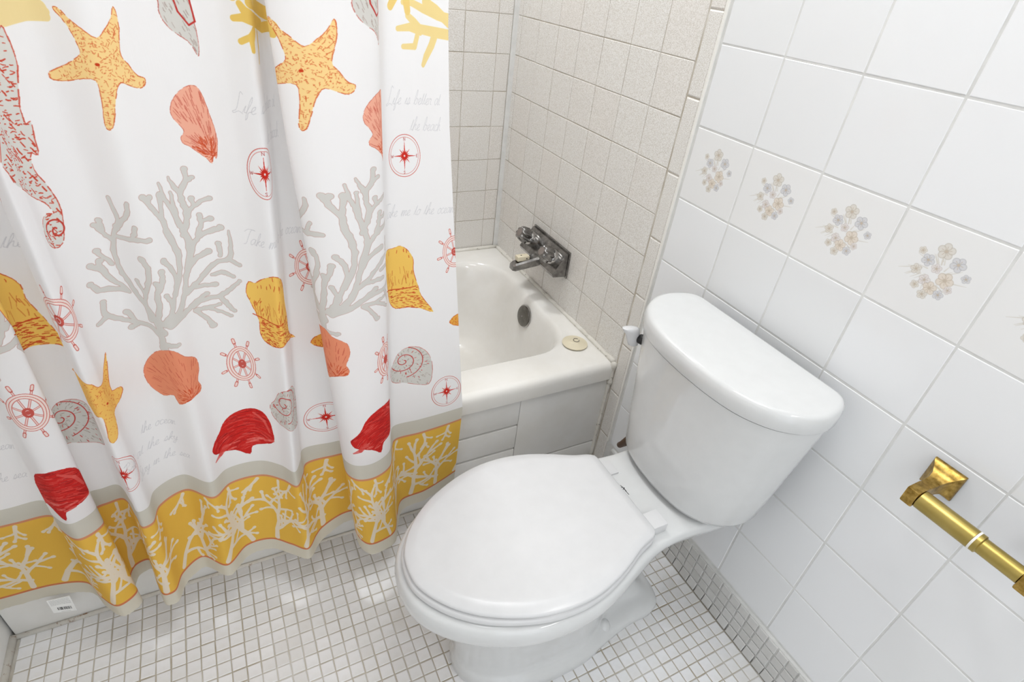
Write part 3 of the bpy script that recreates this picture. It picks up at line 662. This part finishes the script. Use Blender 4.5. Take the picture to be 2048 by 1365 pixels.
def m_whelk(du, dv, key):
    Q = shape(sh(D_(key), du, dv), GOLD, RED, .0008); x0, y0 = Q.min(0); x1, y1 = Q.max(0); hy = y1 - y0
    hatch(Q, 190, RED, lambda p: (1, rs.uniform(-.5, .2)), (.003, .008), .00065, .9, lambda p: p[1] < y0 + .42 * hy)
    hatch(Q, 50, C8(200, 90, 40), lambda p: (rs.uniform(-.3, .3), 1), (.006, .02), .0005, .7, lambda p: y0 + .4 * hy < p[1] < y0 + .62 * hy)
    mid = [(x0 + (x1 - x0) * t_, y0 + hy * (.50 - .10 * math.sin(3 * t_)), .0009) for t_ in np.linspace(.05, .72, 9)]
    stroke(mid, .0009, RED)
    hatch(Q, 40, RED, lambda p: (rs.uniform(-.3, .3), -1), (.003, .008), .0006, .9, lambda p: p[1] > y0 + .84 * hy)
    hatch(Q, 70, C8(206, 84, 32), lambda p: (-.4 + rs.uniform(-.3, .3), -1), (.002, .006), .00055, .85, lambda p: p[0] < x0 + .22 * (x1 - x0) and p[1] < y0 + .7 * hy)
def m_red(du, dv):
    Q = shape(sh(D_('red_shell'), du, dv), C8(206, 32, 26), C8(180, 25, 25), .0008); x0, y0 = Q.min(0); x1, y1 = Q.max(0)
    c = np.array([x0 + .25 * (x1 - x0), y0])
    hatch(Q, 130, C8(226, 96, 90), lambda p: (-(p[1] - c[1]), p[0] - c[0] - .05), (.006, .020), .0006, .55)
    hatch(Q, 90, C8(150, 14, 16), lambda p: (-(p[1] - c[1]), p[0] - c[0] - .05), (.006, .022), .0006, .6)
    hatch(Q, 24, C8(232, 120, 112), lambda p: (1, .15), (.010, .022), .0022, .6, lambda p: p[1] < y0 + .34 * (y1 - y0))
    stroke([(x0 + .02 * (x1 - x0), y0 + .014, .0015), (x0 + .16 * (x1 - x0), y0 + .022, .005), (x0 + .26 * (x1 - x0), y0 + .034, .006)], .002, C8(220, 74, 68), .7)
    stroke([(x0 + .70 * (x1 - x0), y1 - .010, .002), (x0 + .86 * (x1 - x0), y1 - .028, .0032), (x0 + .93 * (x1 - x0), y1 - .055, .002)], .002, C8(226, 96, 88), .8)
def m_snail(du, dv):
    Q = shape(sh(D_('snail'), du, dv), GREY, C8(190, 70, 60), .0006); c = np.array((1.279, .543)) + (du, dv)
    sp = []
    for t_ in np.linspace(0, 15, 90):
        r = .0022 + .0022 * t_ * (1 + .02 * t_); sp.append((c[0] + r * math.cos(-t_ + 1), c[1] + r * .95 * math.sin(-t_ + 1)))
    sp = [p for p in sp if inside(Q, np.array([p[0]]), np.array([p[1]]))[0]]
    for i in range(len(sp) - 1):
        if np.hypot(sp[i][0] - sp[i + 1][0], sp[i][1] - sp[i + 1][1]) < .012: stroke([sp[i], sp[i + 1]], .0008, C8(196, 56, 50))
    hatch(Q, 110, C8(150, 130, 120), lambda p: p - c + rs.uniform(-.01, .01, 2), (.002, .006), .0004, .7)
    hatch(Q, 30, C8(196, 56, 50), lambda p: p - c, (.002, .006), .0006, .9)
def m_shell(du, dv):
    pts = sh(D_('grey_shell'), du, dv)
    pts = pts[:-1] + sh([(.787, 1.215), (.765, 1.235), (.745, 1.205)], du, dv)
    Q = shape(pts, GREY, C8(190, 90, 80), .0006)
    stroke(sh([(.765, 1.21), (.772, 1.17), (.782, 1.155), (.790, 1.16), (.786, 1.20)], du, dv), .001, C8(190, 50, 45))
    hatch(Q, 60, C8(160, 140, 132), lambda p: (.4, -1), (.003, .008), .0004, .7)
def m_seahorse(du, dv):
    pts = D_('seahorse'); pts = sh(pts, du, dv)
    head = sh([(.470, 1.16), (.440, 1.20), (.470, 1.25), (.520, 1.24)], du, dv)
    Q = shape(pts + [], C8(220, 219, 214), C8(200, 60, 40), .0008)
    hatch(Q, 210, C8(200, 56, 34), lambda p: (1, rs.uniform(-.6, .3)), (.0015, .005), .0006, .9)
    hatch(Q, 60, C8(200, 56, 34), lambda p: (.4, -1), (.003, .010), .0007, .9)
    c = np.array((0.5541, 0.9094)) + (du, dv)
    stroke([(c[0] + .0016 * t_ * math.cos(t_), c[1] - .01 + .0018 * t_ * math.sin(t_)) for t_ in np.linspace(1, 10, 50)], .0010, C8(198, 62, 50))
def m_coral(du, dv):
    ss = [sh(s, du, dv) for s in DS('coral')]
    ss = [[(q[0] + rs.uniform(-.0009, .0009), q[1] + rs.uniform(-.0009, .0009), max(q[2] * rs.uniform(.74, 1.08), .0012)) for q in crom(np.array(s), 4)] for s in ss]
    ss += [[(s[0][0], s[0][1], s[0][2] * 1.22), (s[0][0] + .0012, s[0][1], s[0][2] * 1.1)] for s in ss if s[0][2] > .002]
    for s in ss: stroke([(p[0], p[1], p[2] + .0006) for p in s], 0, C8(196, 160, 152))
    for s in ss: stroke(s, 0, C8(214, 212, 208))
def m_gold(key, du, dv, c):
    for s in DS(key): stroke(sh(s, du, dv), 0, c)
def ring(c, ru, rv, w, col):
    stroke([(c[0] + ru * math.cos(a), c[1] + rv * math.sin(a)) for a in np.linspace(0, 2 * math.pi, 49)], w, col)
GL = {'N': [[(0, 0), (0, 1), (.7, 0), (.7, 1)]], 'E': [[(.6, 0), (0, 0), (0, 1), (.6, 1)], [(0, .5), (.5, .5)]], 'S': [[(.6, .85), (.3, 1), (0, .8), (.55, .3), (.3, 0), (0, .15)]], 'W': [[(0, 1), (.25, 0), (.5, .8), (.75, 0), (1, 1)]]}
def m_compass(u, v, ru, rv):
    ring((u, v), ru, rv, .0005, LRED); ring((u, v), ru * .88, rv * .88, .00028, LRED)
    for k in range(16):
        a = k * math.pi / 8; l = .74 if k % 4 == 0 else (.46 if k % 2 == 0 else .30); w_ = .04 if k % 4 == 0 else .032
        tip = (u + ru * l * math.cos(a), v + rv * l * math.sin(a)); b = a + math.pi / 2
        n0 = (u + ru * .07 * math.cos(a + .8), v + rv * .07 * math.sin(a + .8)); n1 = (u + ru * .07 * math.cos(a - .8), v + rv * .07 * math.sin(a - .8))
        k2 = .16
        e0 = (u + ru * (k2 * math.cos(a) + w_ * math.cos(b)), v + rv * (k2 * math.sin(a) + w_ * math.sin(b)))
        e1 = (u + ru * (k2 * math.cos(a) - w_ * math.cos(b)), v + rv * (k2 * math.sin(a) - w_ * math.sin(b)))
        fill(A, [P_(q) for q in (n0, e0, tip, e1, n1)], C8(205, 38, 24))
    for ch, a in (('N', 90), ('E', 0), ('S', 270), ('W', 180)):
        cu = u + ru * .79 * math.cos(math.radians(a)); cv = v + rv * .79 * math.sin(math.radians(a)); s_ = rv * .13
        for g in GL[ch]: stroke([(cu + (x - .35) * s_, cv + (y - .5) * s_) for x, y in g], .0003, C8(170, 60, 60))
def m_wheel(u, v, ru, rv):
    pt = lambda k, a: (u + ru * k * math.cos(a), v + rv * k * math.sin(a))
    for k in range(8):
        a = k * math.pi / 4 + .25
        stroke([pt(.2, a), pt(1.45, a)], .0016, LRED); stroke([pt(.2, a), pt(1.4, a)], .0008, C8(250, 232, 228))
        stroke([pt(1.25, a), pt(1.46, a)], .0026, LRED); stroke([pt(1.28, a), pt(1.45, a)], .0017, C8(246, 222, 216))
    ring((u, v), ru * .88, rv * .88, .0046, LRED); ring((u, v), ru * .88, rv * .88, .0037, C8(249, 232, 227)); ring((u, v), ru * .88, rv * .88, .0004, LRED)
    ring((u, v), ru * .2, rv * .2, .0020, LRED); ring((u, v), ru * .06, rv * .06, .0016, LRED)
# ---- running script
GLY = {'a': ([(.8, .9), (.45, 1), (.08, .55), (.25, .05), (.6, .3), (.85, .95), (.8, .15), (1.05, .1)], 1.0), 'b': ([(0, .1), (.45, 1.4), (.35, 2.1), (.2, 1.6), (.15, .2), (.5, .05), (.7, .6), (.45, .9), (.9, .75)], .9),
       'c': ([(.7, .85), (.4, 1), (.08, .5), (.3, .02), (.8, .25)], .75), 'e': ([(0, .2), (.5, .6), (.5, .95), (.2, .8), (.12, .3), (.35, .02), (.75, .2)], .7), 'f': ([(0, .1), (.5, 1.5), (.42, 2.1), (.25, 1.6), (.1, -.8), (.3, -.5), (.3, .1), (.7, .3)], .6),
       'h': ([(0, .1), (.5, 1.5), (.42, 2.1), (.25, 1.6), (.1, 0), (.3, .7), (.6, .95), (.62, .2), (.95, .1)], .9), 'i': ([(0, .1), (.3, .95), (.25, .15), (.55, .1)], .5), 'k': ([(0, .1), (.45, 1.5), (.38, 2.1), (.2, 1.5), (.1, 0), (.25, .6), (.6, .9), (.3, .5), (.75, .05)], .75),
       'l': ([(0, .1), (.45, 1.5), (.38, 2.1), (.2, 1.5), (.25, .1), (.55, .15)], .5), 'm': ([(0, .2), (.15, .95), (.12, 0), (.35, .85), (.5, .9), (.48, 0), (.75, .85), (.9, .9), (.88, .1), (1.15, .15)], 1.1), 'n': ([(0, .2), (.15, .95), (.12, 0), (.4, .85), (.6, .9), (.58, .1), (.85, .15)], .85),
       'o': ([(.45, 1), (.08, .6), (.2, .05), (.6, .2), (.65, .8), (.45, 1), (.9, .8)], .8), 'r': ([(0, .1), (.2, 1), (.35, .85), (.55, .9), (.5, .2), (.75, .1)], .65), 's': ([(0, .1), (.35, 1), (.5, .4), (.3, 0), (.1, .15), (.75, .2)], .65), 't': ([(0, .1), (.35, 1.6), (.25, .2), (.55, .1)], .5),
       'u': ([(0, .6), (.12, .95), (.12, .2), (.35, .05), (.6, .9), (.6, .15), (.85, .1)], .8), 'y': ([(0, .6), (.12, .95), (.15, .3), (.4, .1), (.65, .95), (.45, -.8), (.15, -.6), (.5, 0), (.85, .2)], .75),
       'L': ([(.9, 2.3), (.5, 2.6), (.45, 1.6), (.3, .3), (-.1, .1), (.1, -.1), (.7, .2), (1.4, -.1)], 1.3), 'T': ([(-.2, 2.0), (.3, 2.4), (1.5, 2.3), (.9, 2.35), (.6, 1.2), (.45, .2), (.1, .1)], 1.1), 'B': ([(.3, 0), (.6, 2.2), (.1, 1.8), (.8, 2.4), (1.2, 1.9), (.6, 1.3), (1.2, .8), (.8, 0), (.2, .3)], 1.3), 'S': ([(1.1, 2.2), (.7, 2.4), (.5, 1.8), (.95, 1.0), (.6, 0), (.1, .3), (.3, .6)], 1.1)}
def script(txt, u, v, h=.011, sx=.010):
    x = 0
    for ch in txt:
        if ch == ' ': x += .8; continue
        g, adv = GLY[ch]
        Q = crom(np.array(g, float), 3)
        stroke([(u + (x + q[0] + .35 * q[1]) * sx, v + q[1] * h) for q in Q], .00042, C8(198, 198, 203), .55)
        x += adv
def tree(p, ang, ln, w, dep, c):
    if dep == 0 or ln < .010: return
    w = max(w, .0021)
    k = 3; q = p
    for i in range(k):
        ang += rs.uniform(-.28, .28); n_ = (q[0] + math.cos(ang) * ln / k, q[1] + math.sin(ang) * ln / k)
        n_ = (n_[0], min(max(n_[1], .158), .329))
        TREES.append(((q[0], q[1], w * (1 - .12 * i)), (n_[0], n_[1], w * (1 - .12 * (i + 1))))); q = n_
        if i < k - 1 and dep > 1 and rs.rand() < .75:
            s_ = rs.choice([-1, 1]); tree(q, ang + s_ * rs.uniform(.6, 1.1), ln * rs.uniform(.5, .75), w * .72, dep - 1, c)
    if dep == 1: TREES.append(((q[0], q[1], w * 1.05), (q[0] + .002 * math.cos(ang), q[1] + .002 * math.sin(ang), w * 1.15)))
    for s_ in (-1, 1): tree(q, ang + s_ * rs.uniform(.25, .55), ln * rs.uniform(.45, .7), w * .8, dep - 1, c)
# ground bands
Hh = A.shape[0]; vv = V0 + (np.arange(Hh) + .5) * RES
for a, b, c in ((.0, .152, C8(222, 217, 202)), (.150, .155, C8(216, 130, 88)), (.155, .334, C8(240, 194, 80)), (.334, .3385, C8(220, 150, 112)), (.3385, .376, C8(212, 209, 198))):
    A[(vv >= a) & (vv < b), :, :3] = c
TREES = []
for x, y, an, l_ in ((.03, .160, 1.45, .075), (.095, .160, 1.7, .06), (.15, .162, 1.3, .085), (.215, .160, 1.6, .05), (.265, .160, 1.35, .08), (.325, .160, 1.75, .065), (.38, .160, 1.4, .075)):
    tree((x, y), an, l_, .0056, 3, None)
for x in (.01, .07, .125, .19, .24, .30, .355, .40):
    tree((x, .329), -1.57 + rs.uniform(-.5, .5), .026, .0036, 2, None)
for per in range(-1, 4):
    for a, b in TREES:
        stroke(sh([a, b], per * PW - .02, 0), 0, C8(241, 230, 212))
# motifs: one drawing each, repeated every 0.4225 m of cloth
for s_ in ('gold_tl',): m_gold(s_, 0, 0, C8(240, 218, 160))
m_gold('gold_l', 0, 0, C8(236, 200, 104)); m_gold('gold_l', -.445, 0, C8(240, 218, 160)); m_gold('gold_r', 0, 0, C8(241, 217, 150))
for du, dv in ((.0, 0), (.421, .0085), (-.4225, 0)): m_star(du, dv)
for du, dv in ((0, 0), (.406, .008), (-.4225, 0)): m_scallop(du, dv, 'salmon_hi', SAL, (.783, .985))
for du, dv in ((0, 0), (.388, .031), (-.4225, 0)): m_shell(du, dv)
m_seahorse(0, 0)
for du, dv in ((0, 0), (.414, .007), (-.4225, 0)): m_coral(du, dv)
for du, dv in ((0, 0), (.400, .024)): m_scallop(du, dv, 'salmon_lo', SAL2, (.672, .578))
m_whelk(0, 0, 'gold_shell'); m_whelk(0, 0, 'gold_mid'); m_whelk(-.925, .03, 'gold_shell')
m_wheel(.487, .782, .034, .036); m_wheel(.975, .784, .034, .034); m_wheel(1.400, .781, .030, .033)
m_wheel(.268, .623, .026, .036); m_wheel(.769, .614, .0225, .037); m_wheel(1.168, .612, .017, .036)
m_snail(0, 0); m_snail(-.925, .012); m_snail(-.432, -.004)
for du, dv in ((0, 0), (.394, -.002), (-.505, -.012)): m_red(du, dv)
m_star(0, 0, 'star_lo', STAR2)
for q in ((.953, .629), (1.380, .6195)):
    m_tip = [(q[0], q[1]), (q[0] + .010, q[1] + .012), (q[0] + .04, q[1] + .017), (q[0] + .04, q[1] - .014), (q[0] + .010, q[1] - .009)]
    Q = shape(m_tip, C8(236, 170, 70), RED, .0008); hatch(Q, 40, RED, lambda p: (rs.uniform(-1, 1), 1), (.002, .004), .0005)
m_compass(.855, .966, .026, .038); m_compass(1.288, .970, .034, .036); m_compass(.960, .446, .036, .037); m_compass(1.368, .437, .032, .042); m_compass(.492, .470, .036, .040); m_compass(.43, .968, .034, .037)
for per in (-1, 0, 1, 2):                                        # the cloth above the height of the photograph
    o_ = per * PW
    stroke([(.84 + o_, 1.195, .006), (.862 + o_, 1.225, .008), (.868 + o_, 1.262, .010)], .006, C8(239, 208, 128)); stroke([(.875 + o_, 1.19, .006), (.866 + o_, 1.235, .009)], .006, C8(239, 208, 128))
    m_coral(.20 + o_, .60); m_star(.02 + o_, .56); m_scallop(-.20 + o_, .62, 'salmon_hi', SAL, (.783, .985)); m_whelk(-.62 + o_, .66, 'gold_shell'); m_compass(.66 + o_, 1.46, .034, .036); m_wheel(.88 + o_, 1.36, .03, .034); m_red(.05 + o_, 1.02)
script('Life is better at', .820, 1.050); script('the beach', .868, 1.006)
script('Life is better at', 1.250, 1.054); script('the beach', 1.300, 1.012)
script('Take me to the ocean', .806, .848); script('Take me to the ocean', 1.232, .862, .011, .0105)
script('the ocean', .560, .508, .010, .0085); script('Both at the sky', .490, .468, .010, .0105); script('Stay in the sea', .520, .428, .010, .0095)
script('the ocean', .105, .505, .010, .0085); script('the sea', .112, .437, .010, .009); script('me to the ocean', .330, .862, .010, .0095)
A[-6:, :, :3] = C8(243, 242, 243)
IMC = to_image('curtain print', A); del A

t = NT('printed cotton curtain')
it = t.n.new('ShaderNodeTexImage'); it.image = IMC; it.extension = 'EXTEND'; t.link(t.coord('UV'), it.inputs[0])
t.set(Base__Color=it.outputs[0], Roughness=.85)
mp = t.node('ShaderNodeMapping', Scale=(900, 60, 1)); t.link(t.coord('UV'), mp.inputs[0])
mp2 = t.node('ShaderNodeMapping', Scale=(60, 900, 1)); t.link(t.coord('UV'), mp2.inputs[0])
w1 = t.noise(1, 2, .5, mp.outputs[0]); w2 = t.noise(1, 2, .5, mp2.outputs[0])
ad = t.n.new('ShaderNodeMath'); ad.operation = 'ADD'; t.link(w1, ad.inputs[0]); t.link(w2, ad.inputs[1])
t.bump(ad.outputs[0], .12, .0006)
tr_ = t.n.new('ShaderNodeBsdfTranslucent'); t.link(it.outputs[0], tr_.inputs[0])
mx = t.n.new('ShaderNodeMixShader'); mx.inputs[0].default_value = .30
t.link(t.b.outputs[0], mx.inputs[1]); t.link(tr_.outputs[0], mx.inputs[2]); t.link(mx.outputs[0], t.n['Material Output'].inputs[0])
M['curtain'] = t.m
cur = thing('shower_curtain', 'white shower curtain printed with seashells, starfish and coral', 'curtain', (-.97, .03, .12))
SV, su, sz = curtain_surface()
nz_, nu_ = SV.shape[:2]
# ragged hem
hem = np.array([random.uniform(-.0012, .0012) for _ in range(nu_)]); SV[0, :, 2] += hem
I = np.arange(nz_ * nu_).reshape(nz_, nu_)
FF = np.stack([I[:-1, :-1], I[:-1, 1:], I[1:, 1:], I[1:, :-1]], -1).reshape(-1, 4)
UVs = np.stack(np.broadcast_arrays(su[None, :] / U1, (sz[:, None] - V0) / (V1 - V0)), -1).reshape(-1, 2)
b = BASE[cur.name]
cm = mesh('cloth', SV.reshape(-1, 3) - np.array(b), FF, 'curtain', True, UVs)
clo = link('cloth', cm, cur); BASE[clo.name] = b
# care tag sewn behind the hem
TA = canvas(150, 200, C8(238, 238, 236))
for r_ in range(7):
    x = 14
    while x < 180:
        w_ = rs.uniform(5, 18); cap(TA, (x, 138 - r_ * 9), (min(x + w_, 184), 138 - r_ * 9), 1.3, 1.3, C8(150, 150, 150), .8); x += w_ + 5
x = 50
while x < 168:
    w_ = rs.choice([2, 3, 7]); TA[24:52, int(x):int(x + w_), :3] = .15; x += w_ + rs.choice([2, 3, 5])
for r_ in (8,): cap(TA, (70, r_), (150, r_), 1.2, 1.2, C8(150, 150, 150), .8)
IMT = to_image('care tag print', TA)
t = NT('care tag fabric'); it = t.n.new('ShaderNodeTexImage'); it.image = IMT; t.link(t.coord('UV'), it.inputs[0])
M['tag'] = t.set(Base__Color=it.outputs[0], Roughness=.6)
TGc = [(-1.360, .030, .1235), (-1.3235, .030, .1185), (-1.3245, .029, .0685), (-1.360, .029, .0815)]
tv = [(TGc[3]), (TGc[2]), (TGc[1]), (TGc[0])] + [(p[0], p[1] + .0012, p[2]) for p in (TGc[3], TGc[2], TGc[1], TGc[0])]
part('care_tag', (tv, [(0, 1, 2, 3), (7, 6, 5, 4), (0, 4, 5, 1), (1, 5, 6, 2), (2, 6, 7, 3), (3, 7, 4, 0)]), 'tag', cur, False, 'small white care tag with a barcode', [(0, 0), (1, 0), (1, 1), (0, 1)] * 2)

# curtain rod overhead
rod = thing('curtain_rod', 'straight chrome shower curtain rod above the tub', 'rod', (-.73, .06, 1.97))
part('rod_tube', lathe((XL + .001, .055, 1.974), (1, 0, 0), [(0, .0125), (-XL - .004, .0125)], 20), 'bright_chrome', rod)
for x, d in ((XL, 1), (-.003, -1)):
    part('flange', lathe((x, .055, 1.974), (d, 0, 0), [(0, .03), (.006, .028), (.016, .016), (.02, .0135)], 24), 'bright_chrome', rod)

# ------------------------------------------------------------------ lamps (above and behind the camera)
cl_ = thing('ceiling_lamp', 'round flush ceiling lamp with a lit glass dome', 'lamp', (-.50, -.42, ZC))
part('canopy', lathe((-.50, -.42, ZC), (0, 0, -1), [(0, .17), (.02, .17), (.03, .16)], 40), 'white_ring', cl_)
part('dome', lathe((-.50, -.42, ZC - .028), (0, 0, -1), [(0, .155), (.02, .15), (.04, .12), (.05, .07), (.053, .005)], 40), 'lamp_glass', cl_)
vl = thing('vanity_light', 'wall bar with three lit globe bulbs', 'lamp', (0, -1.55, 1.98))
part('bar', box(-.045, -.001, -1.83, -1.27, 1.94, 2.02, .006), 'bright_chrome', vl)
for y in (-1.73, -1.55, -1.37):
    part('globe_bulb', lathe((-.045, y, 1.98), (-1, 0, 0), [(0, .018), (.012, .02), (.03, .040), (.055, .050), (.08, .044), (.098, .022), (.104, .003)], 24), 'lamp_glass', vl)
sl_ = thing('alcove_fill_light', 'unseen round ceiling light added to brighten the tub alcove', 'lamp', (-.45, .71, ZC))  # fixture made up to go with the alcove fill lamp
part('trim_ring', lathe((-.45, .71, ZC), (0, 0, -1), [(0, .135), (.008, .135), (.016, .125)], 40), 'white_ring', sl_)
part('lens', lathe((-.45, .71, ZC - .015), (0, 0, -1), [(0, .12), (.006, .11), (.008, .005)], 40), 'lamp_glass', sl_)
